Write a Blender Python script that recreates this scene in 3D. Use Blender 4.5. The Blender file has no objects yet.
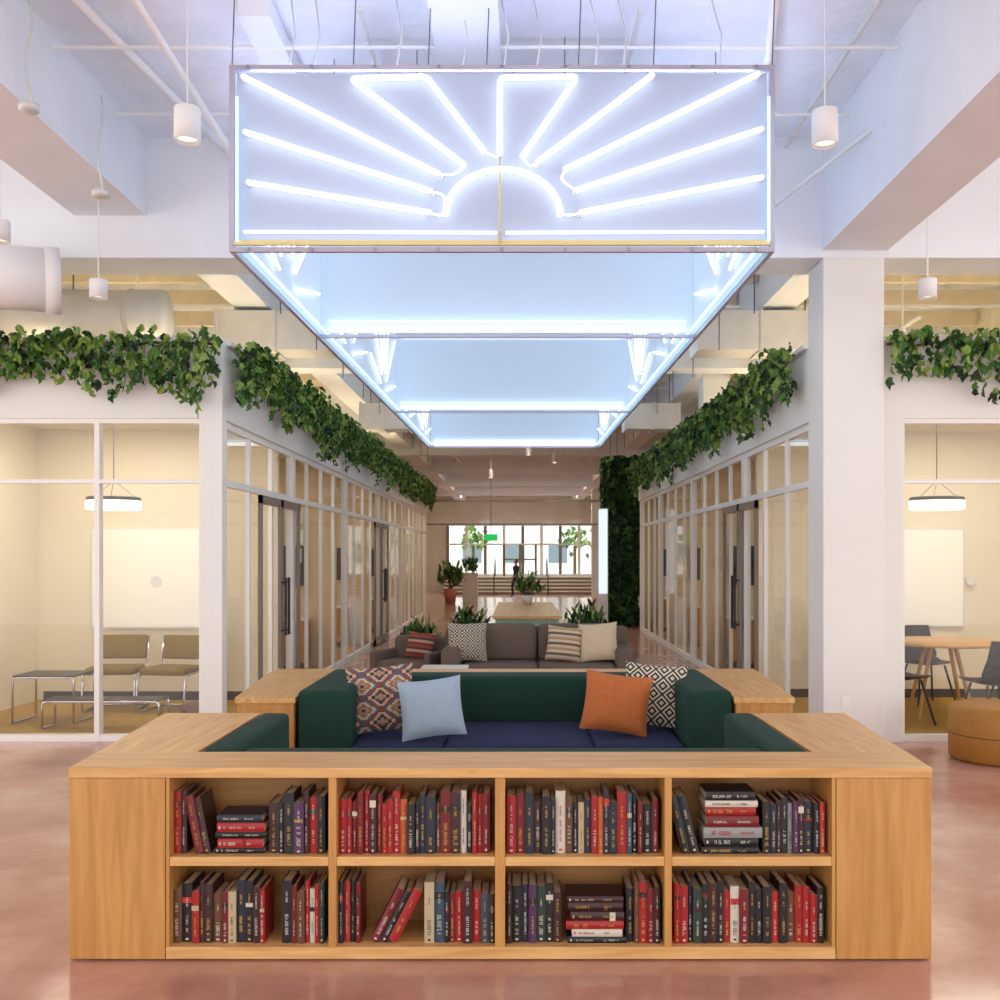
import bpy, bmesh, math, random
from mathutils import Vector, Matrix
random.seed(7)
R = random.Random(11)
scene = bpy.context.scene
try:
    scene.view_settings.view_transform = 'Standard'
    scene.view_settings.look = 'None'
    scene.view_settings.exposure = .36
except Exception: pass

# ------------------------------------------------------------ materials
def srgb(r, g, b):
    f = lambda c: (c/255/12.92) if c/255 <= .04045 else ((c/255+.055)/1.055)**2.4
    return (f(r), f(g), f(b), 1)
def mat(name, col, rough=.5, metal=0, emis=None, estr=0, noise=0, nscale=8, bump=0, bscale=60, spec=.5, sheen=0):
    m = bpy.data.materials.new(name); m.use_nodes = True
    nt = m.node_tree; b = nt.nodes['Principled BSDF']
    c = srgb(*col)
    b.inputs['Base Color'].default_value = c
    b.inputs['Roughness'].default_value = rough
    b.inputs['Metallic'].default_value = metal
    b.inputs['Specular IOR Level'].default_value = spec
    if emis:
        b.inputs['Emission Color'].default_value = srgb(*emis); b.inputs['Emission Strength'].default_value = estr
    tc = nt.nodes.new('ShaderNodeTexCoord')
    if noise:
        n = nt.nodes.new('ShaderNodeTexNoise'); n.inputs['Scale'].default_value = nscale; n.inputs['Detail'].default_value = 5
        nt.links.new(tc.outputs['Object'], n.inputs['Vector'])
        r = nt.nodes.new('ShaderNodeValToRGB')
        r.color_ramp.elements[0].position = .3; r.color_ramp.elements[1].position = .7
        r.color_ramp.elements[0].color = tuple(x*(1-noise) for x in c[:3])+(1,)
        r.color_ramp.elements[1].color = tuple(min(1, x*(1+noise)) for x in c[:3])+(1,)
        nt.links.new(n.outputs['Fac'], r.inputs['Fac']); nt.links.new(r.outputs['Color'], b.inputs['Base Color'])
    if bump:
        n2 = nt.nodes.new('ShaderNodeTexNoise'); n2.inputs['Scale'].default_value = bscale; n2.inputs['Detail'].default_value = 4
        nt.links.new(tc.outputs['Object'], n2.inputs['Vector'])
        bp = nt.nodes.new('ShaderNodeBump'); bp.inputs['Strength'].default_value = bump; bp.inputs['Distance'].default_value = .02
        nt.links.new(n2.outputs['Fac'], bp.inputs['Height']); nt.links.new(bp.outputs['Normal'], b.inputs['Normal'])
    return m
def wood(name, c1, c2, sc, rough=.42):
    m = bpy.data.materials.new(name); m.use_nodes = True
    nt = m.node_tree; b = nt.nodes['Principled BSDF']; b.inputs['Roughness'].default_value = rough
    tc = nt.nodes.new('ShaderNodeTexCoord'); mp = nt.nodes.new('ShaderNodeMapping'); mp.inputs['Scale'].default_value = sc
    nt.links.new(tc.outputs['Object'], mp.inputs['Vector'])
    n = nt.nodes.new('ShaderNodeTexNoise'); n.inputs['Scale'].default_value = 2.2; n.inputs['Detail'].default_value = 8; n.inputs['Distortion'].default_value = .6
    nt.links.new(mp.outputs['Vector'], n.inputs['Vector'])
    r = nt.nodes.new('ShaderNodeValToRGB')
    r.color_ramp.elements[0].position = .32; r.color_ramp.elements[1].position = .68
    r.color_ramp.elements[0].color = srgb(*c1); r.color_ramp.elements[1].color = srgb(*c2)
    nt.links.new(n.outputs['Fac'], r.inputs['Fac']); nt.links.new(r.outputs['Color'], b.inputs['Base Color'])
    return m
def emit(name, col, s):
    m = bpy.data.materials.new(name); m.use_nodes = True; nt = m.node_tree
    nt.nodes.clear(); o = nt.nodes.new('ShaderNodeOutputMaterial'); e = nt.nodes.new('ShaderNodeEmission')
    e.inputs['Color'].default_value = srgb(*col); e.inputs['Strength'].default_value = s
    nt.links.new(e.outputs[0], o.inputs[0]); return m
def glassm(name, fac=.07, tint=(1, 1, 1, 1)):
    m = bpy.data.materials.new(name); m.use_nodes = True; nt = m.node_tree
    nt.nodes.clear(); o = nt.nodes.new('ShaderNodeOutputMaterial'); mx = nt.nodes.new('ShaderNodeMixShader')
    t = nt.nodes.new('ShaderNodeBsdfTransparent'); t.inputs[0].default_value = tint
    g = nt.nodes.new('ShaderNodeBsdfGlossy'); g.inputs['Roughness'].default_value = .02
    mx.inputs[0].default_value = fac
    nt.links.new(t.outputs[0], mx.inputs[1]); nt.links.new(g.outputs[0], mx.inputs[2]); nt.links.new(mx.outputs[0], o.inputs[0])
    return m

def floor_material():
    m = bpy.data.materials.new('pink_polished_concrete'); m.use_nodes = True
    nt = m.node_tree; b = nt.nodes['Principled BSDF']
    tc = nt.nodes.new('ShaderNodeTexCoord')
    n = nt.nodes.new('ShaderNodeTexNoise'); n.inputs['Scale'].default_value = 1.3; n.inputs['Detail'].default_value = 10; n.inputs['Roughness'].default_value = .66
    nt.links.new(tc.outputs['Object'], n.inputs['Vector'])
    r = nt.nodes.new('ShaderNodeValToRGB'); cr = r.color_ramp
    cr.elements[0].position = .3; cr.elements[0].color = srgb(170, 118, 103)
    cr.elements[1].position = .72; cr.elements[1].color = srgb(214, 178, 160)
    e = cr.elements.new(.5); e.color = srgb(195, 146, 129)
    nt.links.new(n.outputs['Fac'], r.inputs['Fac']); nt.links.new(r.outputs['Color'], b.inputs['Base Color'])
    n2 = nt.nodes.new('ShaderNodeTexNoise'); n2.inputs['Scale'].default_value = 4; n2.inputs['Detail'].default_value = 6
    nt.links.new(tc.outputs['Object'], n2.inputs['Vector'])
    mr = nt.nodes.new('ShaderNodeMapRange'); mr.inputs['To Min'].default_value = .06; mr.inputs['To Max'].default_value = .24
    nt.links.new(n2.outputs['Fac'], mr.inputs['Value']); nt.links.new(mr.outputs['Result'], b.inputs['Roughness'])
    b.inputs['Specular IOR Level'].default_value = .6
    return m

M = dict(
    floor=floor_material(),
    ceil=mat('painted_concrete_ceiling', (238, 242, 250), .8, noise=.05, nscale=3, bump=.6, bscale=14),
    beam=mat('painted_concrete_beam', (238, 241, 246), .75, noise=.03, nscale=2, bump=.15, bscale=20),
    wall=mat('white_wall_paint', (235, 234, 230), .6, noise=.015, nscale=1.5),
    cream=mat('cream_wall_paint', (232, 222, 196), .7, noise=.02, nscale=1.2),
    tan=mat('office_partition_paint', (216, 196, 158), .7, noise=.04, nscale=1.2),
    joist=mat('pale_timber_joist', (232, 218, 192), .7, noise=.06, nscale=6),
    frame=mat('white_window_frame', (240, 238, 234), .4),
    darkframe=mat('dark_metal_frame', (64, 60, 56), .4),
    bronze=mat('bronze_door_frame', (128, 116, 104), .4),
    carpet=mat('ochre_carpet', (180, 142, 66), .95, noise=.2, nscale=40),
    glass=glassm('clear_glass', .03),
    glass2=glassm('clear_corridor_glass', .13),
    woodx=wood('oak_grain_x', (198, 148, 86), (224, 180, 118), (1.2, 14, 14)),
    woody=wood('oak_grain_y', (198, 148, 86), (224, 180, 118), (14, 1.2, 14)),
    woodz=wood('oak_grain_z', (182, 128, 66), (202, 150, 84), (14, 14, 1.0)),
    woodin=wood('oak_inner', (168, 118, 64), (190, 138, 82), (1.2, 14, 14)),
    gap=mat('shadow_gap_black', (25, 18, 12), .9),
    green=mat('dark_green_wool', (9, 54, 43), .9, noise=.12, nscale=60, bump=.2, bscale=300),
    navy=mat('navy_wool', (30, 40, 76), .9, noise=.12, nscale=60, bump=.2, bscale=300),
    metal=mat('brushed_steel', (170, 170, 178), .3, metal=1),
    chrome=mat('chrome_tube', (200, 200, 205), .12, metal=1),
    whitemetal=mat('white_powdercoat', (240, 240, 240), .4),
    galv=mat('galvanised_duct', (222, 220, 216), .45, metal=.15, noise=.05, nscale=5),
    wire=mat('dark_cable', (100, 98, 106), .5),
    black=mat('black_plastic', (24, 23, 24), .45),
    ochre=mat('ochre_upholstery', (130, 106, 48), .9, noise=.1, nscale=50),
    pouf=mat('mustard_leather', (166, 116, 46), .6, noise=.08, nscale=20),
    grey=mat('taupe_sofa_fabric', (106, 90, 80), .9, noise=.1, nscale=50),
    panel=mat('sign_acrylic_panel', (162, 168, 186), .6, emis=(175, 205, 255), estr=.20),
    panel2=mat('sign_backlit_panel', (186, 196, 208), .6, emis=(200, 226, 255), estr=.34),
    signframe=mat('sign_frame_metal', (186, 182, 200), .4, metal=.3),
    signedge=mat('sign_frame_yellow', (228, 212, 150), .4),
    neon=emit('neon_tube_white', (240, 248, 255), 2.7),
    neoni=emit('neon_tube_inner', (232, 245, 255), 2.6),
    neonb=emit('neon_tube_cyan', (165, 222, 255), 2.4),
    upfill=emit('added_ceiling_uplight', (190, 208, 255), 10.0),  # added uplight that brightens the ceiling, not part of the sunburst neon
    lamp=emit('lamp_warm', (255, 240, 205), 3.0),
    lampsoft=emit('lamp_diffuser', (255, 240, 212), 1.4),
    strip=emit('ceiling_strip_light', (255, 238, 214), 30.0),
    strip2=emit('lobby_strip_light', (255, 244, 230), 55.0),
    roof_fill=emit('hidden_fill_light', (255, 228, 186), 14.0),  # made-up fill that warms the ceiling above the offices
    officelight=emit('office_light_panel', (255, 242, 220), 9.5),
    board=mat('whiteboard', (248, 244, 232), .25),
    mint=mat('mint_lacquer', (150, 184, 158), .5),
    leaf1=mat('leaf_dark', (44, 86, 30), .5), leaf2=mat('leaf_mid', (76, 118, 42), .5), leaf3=mat('leaf_light', (130, 158, 70), .5),
    leaf4=mat('leaf_deep', (20, 42, 22), .6),
    stem=mat('plant_stem', (84, 70, 40), .8),
    terracotta=mat('planter_clay', (190, 120, 84), .8), potwhite=mat('planter_white', (226, 222, 214), .5),
    taupe=mat('far_wall_taupe', (214, 202, 186), .8, noise=.05, nscale=1),
    step=mat('concrete_steps', (214, 206, 194), .8, noise=.05, nscale=1),
    riser=mat('step_riser', (140, 126, 112), .8),
    brick=mat('far_building', (224, 226, 222), .8, noise=.1, nscale=.6),
    bwin=mat('far_building_window', (110, 130, 138), .3),
)

# ------------------------------------------------------------ mesh builder
class MB:
    def __init__(s): s.v = []; s.f = []; s.m = []; s.mats = []; s.sm = []
    def mi(s, m):
        m = M[m] if isinstance(m, str) else m
        if m not in s.mats: s.mats.append(m)
        return s.mats.index(m)
    def add(s, vs, fs, m, smooth=False, T=None):
        o = len(s.v); k = s.mi(m)
        for p in vs:
            s.v.append(tuple(T @ Vector(p)) if T is not None else tuple(p))
        for f in fs: s.f.append(tuple(i+o for i in f)); s.m.append(k); s.sm.append(smooth)
    def box(s, x0, x1, y0, y1, z0, z1, m, T=None):
        vs = [(x0,y0,z0),(x1,y0,z0),(x1,y1,z0),(x0,y1,z0),(x0,y0,z1),(x1,y0,z1),(x1,y1,z1),(x0,y1,z1)]
        s.add(vs, [(0,3,2,1),(4,5,6,7),(0,1,5,4),(1,2,6,5),(2,3,7,6),(3,0,4,7)], m, T=T)
    def prism(s, poly, z0, z1, m):
        n = len(poly)
        vs = [(x,y,z0) for x,y in poly]+[(x,y,z1) for x,y in poly]
        fs = [tuple(range(n-1,-1,-1)), tuple(range(n,2*n))]+[(i,(i+1)%n,n+(i+1)%n,n+i) for i in range(n)]
        s.add(vs, fs, m)
    def rbox(s, x0, x1, y0, y1, z0, z1, r, m, T=None, seg=3):
        bm = bmesh.new(); bmesh.ops.create_cube(bm, size=1)
        for v in bm.verts:
            v.co = Vector(((x0+x1)/2+v.co.x*(x1-x0), (y0+y1)/2+v.co.y*(y1-y0), (z0+z1)/2+v.co.z*(z1-z0)))
        bmesh.ops.bevel(bm, geom=bm.edges[:], offset=r, segments=seg, profile=.5, affect='EDGES')
        bm.verts.index_update()
        s.add([v.co[:] for v in bm.verts], [tuple(v.index for v in f.verts) for f in bm.faces], m, True, T); bm.free()
    def cyl(s, p0, p1, r, m, seg=12, r1=None, T=None, cap=True):
        p0 = Vector(p0); p1 = Vector(p1); r1 = r if r1 is None else r1
        d = (p1-p0).normalized(); a = d.orthogonal().normalized(); b = d.cross(a)
        vs = []; 
        for p, rr in ((p0,r),(p1,r1)):
            for i in range(seg):
                t = 2*math.pi*i/seg; vs.append(p+a*math.cos(t)*rr+b*math.sin(t)*rr)
        s.add(vs, [(i,(i+1)%seg,seg+(i+1)%seg,seg+i) for i in range(seg)], m, True, T)
        if cap: s.add(vs, [tuple(range(seg-1,-1,-1)), tuple(range(seg,2*seg))], m, False, T)
    def tube(s, pts, r, m, seg=8, T=None):
        pts = [Vector(p) for p in pts]; n = len(pts); vs = []; a = None
        for i, p in enumerate(pts):
            d = ((pts[min(i+1,n-1)]-p).normalized()+(p-pts[max(i-1,0)]).normalized()).normalized()
            if a is None: a = d.orthogonal().normalized()
            else: a = (a-d*a.dot(d)).normalized()
            b = d.cross(a)
            rr = r[i] if isinstance(r, (list, tuple)) else r
            for k in range(seg):
                t = 2*math.pi*k/seg; vs.append(p+a*math.cos(t)*rr+b*math.sin(t)*rr)
        fs = [(i*seg+k, i*seg+(k+1)%seg, (i+1)*seg+(k+1)%seg, (i+1)*seg+k) for i in range(n-1) for k in range(seg)]
        fs += [tuple(range(seg-1,-1,-1)), tuple(range((n-1)*seg, n*seg))]
        s.add(vs, fs, m, True, T)
    def lathe(s, prof, c, m, seg=24, T=None):
        vs = [(c[0]+r*math.cos(2*math.pi*k/seg), c[1]+r*math.sin(2*math.pi*k/seg), c[2]+z) for r, z in prof for k in range(seg)]
        fs = [(i*seg+k, i*seg+(k+1)%seg, (i+1)*seg+(k+1)%seg, (i+1)*seg+k) for i in range(len(prof)-1) for k in range(seg)]
        s.add(vs, fs, m, True, T)
    def obj(s, name, bevel=0, parent=None, loc=None):
        me = bpy.data.meshes.new(name); me.from_pydata(s.v, [], s.f)
        for m in s.mats: me.materials.append(m)
        me.polygons.foreach_set('material_index', s.m); me.polygons.foreach_set('use_smooth', s.sm); me.update()
        o = bpy.data.objects.new(name, me); scene.collection.objects.link(o)
        if bevel:
            b = o.modifiers.new('bevel', 'BEVEL'); b.width = bevel; b.segments = 2; b.limit_method = 'ANGLE'
        if parent: o.parent = parent
        if loc: o.location = loc
        return o
def fillet(pts, r, n=6):
    pts = [Vector(p) for p in pts]; out = [pts[0]]
    for i in range(1, len(pts)-1):
        a, b, c = pts[i-1], pts[i], pts[i+1]
        u = (a-b); v = (c-b); rr = min(r, u.length*.49, v.length*.49)
        p = b+u.normalized()*rr; q = b+v.normalized()*rr
        for k in range(n+1):
            t = k/n; out.append(p*(1-t)**2+b*2*t*(1-t)+q*t*t)
    out.append(pts[-1]); return out
def single(name, fn, **k):
    b = MB(); fn(b); return b.obj(name, **k)

# ------------------------------------------------------------ shell
CZ = 5.05
XL, XR = -2.52, 2.51
YF = 8.46
single('floor', lambda b: (b.box(-12, 12, -6, 38, -.2, 0, 'floor'), b.box(-12, 12, 38, 54.3, -.55, -.35, 'floor')))
single('ceiling', lambda b: b.box(-12, 12, -6, 54.3, CZ, CZ+.25, 'ceil'))
def beams(b):
    b.box(2.51, 3.05, -6, 8.3, 4.11, CZ, 'beam')
    b.box(-3.7, -3.1, -6, 8.3, 4.4, CZ, 'beam')
    b.box(-.55, -.13, -6, 8.3, 4.86, CZ, 'beam')
    b.box(-1.75, -1.55, 6.2, 8.3, 4.92, CZ, 'beam')
    b.box(-9, -1.95, 8.3, 8.8, 4.05, CZ, 'beam')
    b.box(1.75, 9, 8.3, 8.8, 4.05, CZ, 'beam')
    b.box(-1.95, 1.75, 8.3, 8.8, 4.78, CZ, 'beam')
    for y in (14.5, 20.5, 27, 33, 39, 45):
        b.box(-6.4, -1.95 if y < 19 else 0, y, y+.45, 4.3, CZ, 'beam'); b.box(1.75 if y < 19 else 0, 6.4, y, y+.45, 4.3, CZ, 'beam')
    for x in (-3.1, 3.0): b.box(x-.2, x+.2, 8.8, 54, 4.45, CZ-.002, 'beam')
single('ceiling_beams', beams)
def joists(b):
    for k in range(16):
        y = 9.5+k*1.1
        if any(abs(y-q-.22) < .4 for q in (14.5, 20.5)): continue
        for a, c in ((-6.35, -3.32), (-2.88, -1.95), (1.8, 2.78), (3.22, 6.35)): b.box(a, c, y, y+.09, 4.78, 4.98, 'joist')
single('ceiling_joists', joists)
def col(b):
    b.box(2.512, 3.02, 8.285, 8.72, 0, 4.05, 'wall')
single('concrete_column', col, bevel=.012)
for y in (15, 27.2, 33.5, 41):
    single('far_column', lambda b: b.box(2.95 if y > 22 else 2.75, 3.35 if y > 22 else 3.15, y, y+.4, 3.42 if y < 21 else (0 if y < 38 else -.35), 4.3, 'wall'))

def front_glazing(side, y0):
    b = MB()
    if side < 0:
        xs0, xs1 = -6.2, XL; pier = (-2.70, XL); mull = [-3.59, -4.5, -5.4]
    else:
        xs0, xs1 = 3.025, 6.4; pier = (3.025, 3.24); mull = [4.35, 5.3]
    b.box(xs0, xs1, y0, y0+.14, 2.74, 3.38, 'wall')
    b.box(xs0, xs1, y0-.05, y0+.2, 3.38, 3.42, 'wall')
    b.box(pier[0], pier[1], y0, y0+.14, 0, 2.74, 'wall')
    g0, g1 = (xs0, pier[0]) if side < 0 else (pier[1], xs1)
    b.box(g0, g1, y0+.024, y0+.096, 0, .055, 'frame'); b.box(g0, g1, y0+.024, y0+.096, 2.70, 2.74, 'frame')
    b.box(g0, g1, y0+.024, y0+.096, 2.19, 2.225, 'frame')
    for x in mull: b.box(x-.022, x+.022, y0+.02, y0+.1, .003, 2.738, 'frame')
    e = g1 if side < 0 else g0
    b.box(e-.02, e+.02, y0+.015, y0+.105, .003, 2.738, 'frame')
    b.box(g0, g1, y0+.055, y0+.062, .055, 2.70, 'glass')
    return b
front_glazing(-1, YF).obj('window_1')
front_glazing(1, YF).obj('window_2')

def side_glazing(x, sg, y0, y1, door):
    b = MB()
    xa, xb = (x-.12, x) if sg < 0 else (x, x+.12)
    b.box(xa, xb, y0, y1, 2.74, 3.38, 'wall'); b.box(min(xa,xb)-.04, max(xa,xb)+.04, y0, y1, 3.38, 3.42, 'wall')
    xa += .03; xb -= .03
    b.box(xa, xb, y0, y1, 0, .07, 'frame'); b.box(xa, xb, y0, y1, 2.68, 2.74, 'frame'); b.box(xa, xb, y0, y1, 2.18, 2.24, 'frame')
    y = y0; i = 0
    while y < y1-.1:
        w = .14 if i % 4 == 3 else .055
        dd = -.008 if i % 4 == 3 else .010
        b.box(xa+dd, xb-dd, y, y+w, .003, 2.738, 'frame')
        y += .86; i += 1
    b.box(xa, xb, y1-.12, y1, .07, 2.68, 'frame')
    xm = (xa+xb)/2; b.box(xm-.003, xm+.003, y0, y1, .07, 2.68, 'glass2')
    return b
side_glazing(XL, -1, YF+.14, 27.2, True).obj('window_3')
side_glazing(XR, 1, 8.72, 21.2, True).obj('window_4')

def door(b, x, sg, ya, yb):
    xo = x+.004*(-sg) ; x0, x1 = sorted((xo, xo-.035*sg))
    ym = (ya+yb)/2
    for a, c in ((ya, ym-.005), (ym+.005, yb)):
        b.box(x0, x1, a, a+.05, .02, 2.16, 'bronze'); b.box(x0, x1, c-.05, c, .02, 2.16, 'bronze')
        b.box(x0, x1, a, c, .02, .14, 'bronze'); b.box(x0, x1, a, c, 2.08, 2.16, 'bronze')
    for yh in (ym-.07, ym+.07):
        xh = xo-.085*sg
        b.cyl((xh, yh, .75), (xh, yh, 1.35), .014, 'black')
        for z in (.8, 1.3): b.cyl((xh, yh, z), (x0 if sg > 0 else x1, yh, z), .009, 'black')
single('door_1', lambda b: door(b, XL, -1, 9.6, 11.3))
single('door_2', lambda b: door(b, XR, 1, 10.5, 12.2))
single('door_3', lambda b: door(b, XL, -1, 17.2, 18.9))
def notes(b):
    for z, w in ((1.95, .14), (1.72, .16), (1.5, .12)): b.box(XL-.05, XL-.045, 11.5, 11.5+w*2, z, z+.16, 'board')
single('paper_notice', notes)

def office(side):
    s = side
    xg = XL-.12 if s < 0 else XR+.12
    yend = 27.2 if s < 0 else 21.2
    xo = -5.25 if s < 0 else 6.3
    lo, hi = sorted((xg, xo))
    w = MB()
    x0, x1 = (xo-.06, xo+.06) if s > 0 else (xo-.12, xo)
    ys = [10.9, 14.3, 17.6, 20.9, 24.2, 27.1] if s < 0 else [11.1, 14.5, 17.8, 21.1]
    w.box(x0, x1, YF+.14, ys[0]+.05, 0, 2.95, 'cream'); w.box(x0, x1, ys[0]+.05, yend, 0, 2.95, 'tan')
    for i, y in enumerate(ys):
        w.box(lo+.001, hi-.001, y, y+.05, 0, 2.95, 'cream' if i == 0 else 'tan'); w.box(lo+.001, hi-.001, y+.05, y+.1, 0, 2.95, 'tan')
    w.obj('wall_office_left' if s < 0 else 'wall_office_right')
    c = MB(); c.box(min(lo, -6.2) if s < 0 else lo, hi if s < 0 else 6.4, YF+.14, yend, 2.95, 3.05, 'cream'); c.obj('ceiling_office_left' if s < 0 else 'ceiling_office_right')
    f = MB(); f.box(lo, hi, YF+.14, yend, 0, .006, 'carpet'); f.obj('floor_carpet_left' if s < 0 else 'floor_carpet_right')
    bb = MB()
    bb.box(lo+.06, hi-.06, ys[0]-.012, ys[0], .006, .1, 'darkframe')
    bb.obj('baseboard_left' if s < 0 else 'baseboard_right')
    y0 = YF+.14
    for i, y in enumerate(ys):
        yc = (y0+y)/2; xc = (lo+hi)/2
        l = MB(); l.box(xc-.75, xc+.75, yc-.3, yc+.3, 2.925, 2.95, 'frame'); l.box(xc-.7, xc+.7, yc-.25, yc+.25, 2.918, 2.925, 'officelight')
        l.obj('recessed_office_light')
        if i > 0:
            xs = xg+s*.85
            d = MB(); d.box(xs-.45, xs+.45, y-.05, y-.001, 1.15, 1.72, 'black'); d.box(xs-.03, xs+.03, y-.03, y-.001, .9, 1.15, 'darkframe'); d.obj('wall_screen')
            d = MB(); d.box(xs-.5, xs+.5, y-.5, y-.06, .1, .68, 'woodz'); d.box(xs-.52, xs+.52, y-.52, y-.06, .68, .71, 'whitemetal')
            for xx in (xs-.45, xs+.45): d.box(xx-.02, xx+.02, y-.45, y-.12, .006, .1, 'darkframe')
            d.box(xs-.004, xs+.004, y-.505, y-.5, .12, .66, 'gap'); d.obj('sideboard_cabinet')
            d = MB(); ym = yc-.15
            d.lathe([(0,.71),(.5,.71),(.51,.725),(.5,.74),(0,.74)], (xg+s*.95, ym, 0), 'potwhite', 32); d.cyl((xg+s*.95, ym, .03), (xg+s*.95, ym, .71), .03, 'darkframe'); d.lathe([(0,.03),(.26,.02),(.27,.006)], (xg+s*.95, ym, 0), 'darkframe', 24)
            d.obj('round_cafe_table')
        y0 = y+.1
    for k in range(int((yend-9.5)/4)):
        ya = 9.6+4*k
        for xx in ((-3.2, -5.0) if s < 0 else (3.2, 5.0)):
            l = MB(); l.box(xx-.08, xx+.08, ya, ya+2.6, 3.05, 3.14, 'whitemetal'); l.box(xx-.06, xx+.06, ya+.03, ya+2.57, 3.14, 3.146, 'roof_fill'); l.obj('hidden_fill_light')  # fill strips added on the roofs, kept out of sight behind the header
office(-1); office(1)
single('wall_left', lambda b: b.box(-6.6, -6.4, 8.8, 54.3, -.35, CZ, 'cream'))
single('wall_right', lambda b: b.box(6.4, 6.6, 8.8, 54.3, -.35, CZ, 'cream'))

single('whiteboard', lambda b: (b.box(-4.65, -3.25, 10.86, 10.895, .8, 1.86, 'board'), b.box(-4.67, -3.23, 10.875, 10.898, .78, 1.88, 'galv'), b.cyl((-3.95, 10.858, 1.3), (-3.95, 10.85, 1.3), .06, 'galv')))
single('whiteboard', lambda b: (b.box(3.9, 4.9, 11.06, 11.095, .8, 1.86, 'board'), b.box(3.88, 4.92, 11.075, 11.098, .78, 1.88, 'galv'), b.cyl((4.98, 11.055, 1.3), (4.98, 11.045, 1.3), .05, 'galv')))

# ------------------------------------------------------------ far end
def farwall(b):
    b.box(-6.4, 6.4, 54, 54.3, 3.3, CZ, 'taupe')
    b.box(-6.4, -3.9, 54, 54.3, -.35, 3.3, 'taupe'); b.box(4.2, 6.4, 54, 54.3, -.35, 3.3, 'taupe')
    b.box(-3.9, 4.2, 54, 54.3, -.35, .5, 'taupe')
single('wall_back', farwall)
def farwin(b):
    n = 8
    for i in range(n+1):
        x = -3.9+8.1*i/n; b.box(x-.08, x+.08, 53.92, 54.0, .5, 3.3, 'frame' if i % 2 else 'bronze')
    for z in (.5, 2.15, 3.2): b.box(-3.9, 4.2, 53.9, 53.92, z, z+.1, 'frame')
    for x in (-.85, 0, .85):
        b.box(x-.06, x+.06, 53.86, 53.9, .5, 2.2, 'bronze')
    b.box(-.85, .85, 53.86, 53.9, 1.35, 1.43, 'bronze')
single('window_5', farwin)
def outside(b):
    b.box(-14, 14, 70, 70.5, -2, 5, 'brick')
    for i in range(9):
        b.box(-13+3*i, -11.7+3*i, 69.9, 70, 1.1, 2.4, 'bwin')
single('building_across_street', outside)
def tree(b):
    rr = random.Random(9)
    for cx in (-2.9, 3.4):
        b.cyl((cx, 62, -.6), (cx, 62, 2.2), .1, 'stem', 8)
        for k in range(70): leaf(b, (cx+rr.gauss(0,.5), 62+rr.gauss(0,.4), 2.7+rr.gauss(0,.45)), .33, rr.choice(['leaf2','leaf3','leaf1']))
single('far_ground', lambda b: b.box(-14, 14, 54.3, 80, -2.2, -.6, 'brick'))
def steps(b):
    for i in range(5):
        b.box(-3.9, 4.2, 50+i*.5, 53.85, -.35+i*.17, -.24+i*.17, 'riser'); b.box(-3.9, 4.2, 49.97+i*.5, 53.85, -.24+i*.17, -.18+i*.17, 'step')
    for x in (-1.3, 1.4):
        b.tube(fillet([(x, 49.9, -.35), (x, 49.9, .6), (x, 52.6, 1.45), (x, 52.6, .45)], .15), .03, 'darkframe')
single('entrance_steps', steps)
def partition(b):
    b.box(-6.4, 6.4, 38, 38.1, 3.62, 3.72, 'bronze'); b.box(-6.4, 6.4, 38, 38.1, 2.75, 2.81, 'bronze')
    for x in (-4.2, 4.2): b.box(x-.05, x+.05, 38, 38.1, 0, 4.3, 'bronze')
    b.box(-6.4, 6.4, 38.04, 38.06, 2.81, 4.29, 'glass')
single('window_6', partition)
single('exit_sign', lambda b: (b.box(-1.35, -.85, 37.8, 37.85, 2.15, 2.4, mat('exit_green', (30, 150, 80), .4, emis=(30, 200, 90), estr=.5)), b.cyl((-1.1, 37.83, 2.4), (-1.1, 37.83, CZ), .015, 'wire')))

for x, y in [(-.9, 22.5), (1.0, 22.5), (-.9, 29.5), (1.0, 29.5), (-1.5, 36), (1.5, 36), (-2, 42.5), (2, 42.5), (-2.6, 48.5), (0, 48.5), (2.6, 48.5)]:
    def f(b):
        b.box(x-.07, x+.07, y-1.1, y+1.1, 4.62, 4.7, 'whitemetal'); b.box(x-.055, x+.055, y-1.05, y+1.05, 4.612, 4.62, 'strip2' if y > 35 else 'strip')
        for yy in (y-.8, y+.8): b.cyl((x, yy, 4.7), (x, yy, CZ), .006, 'wire')
    single('strip_light', f)

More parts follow.
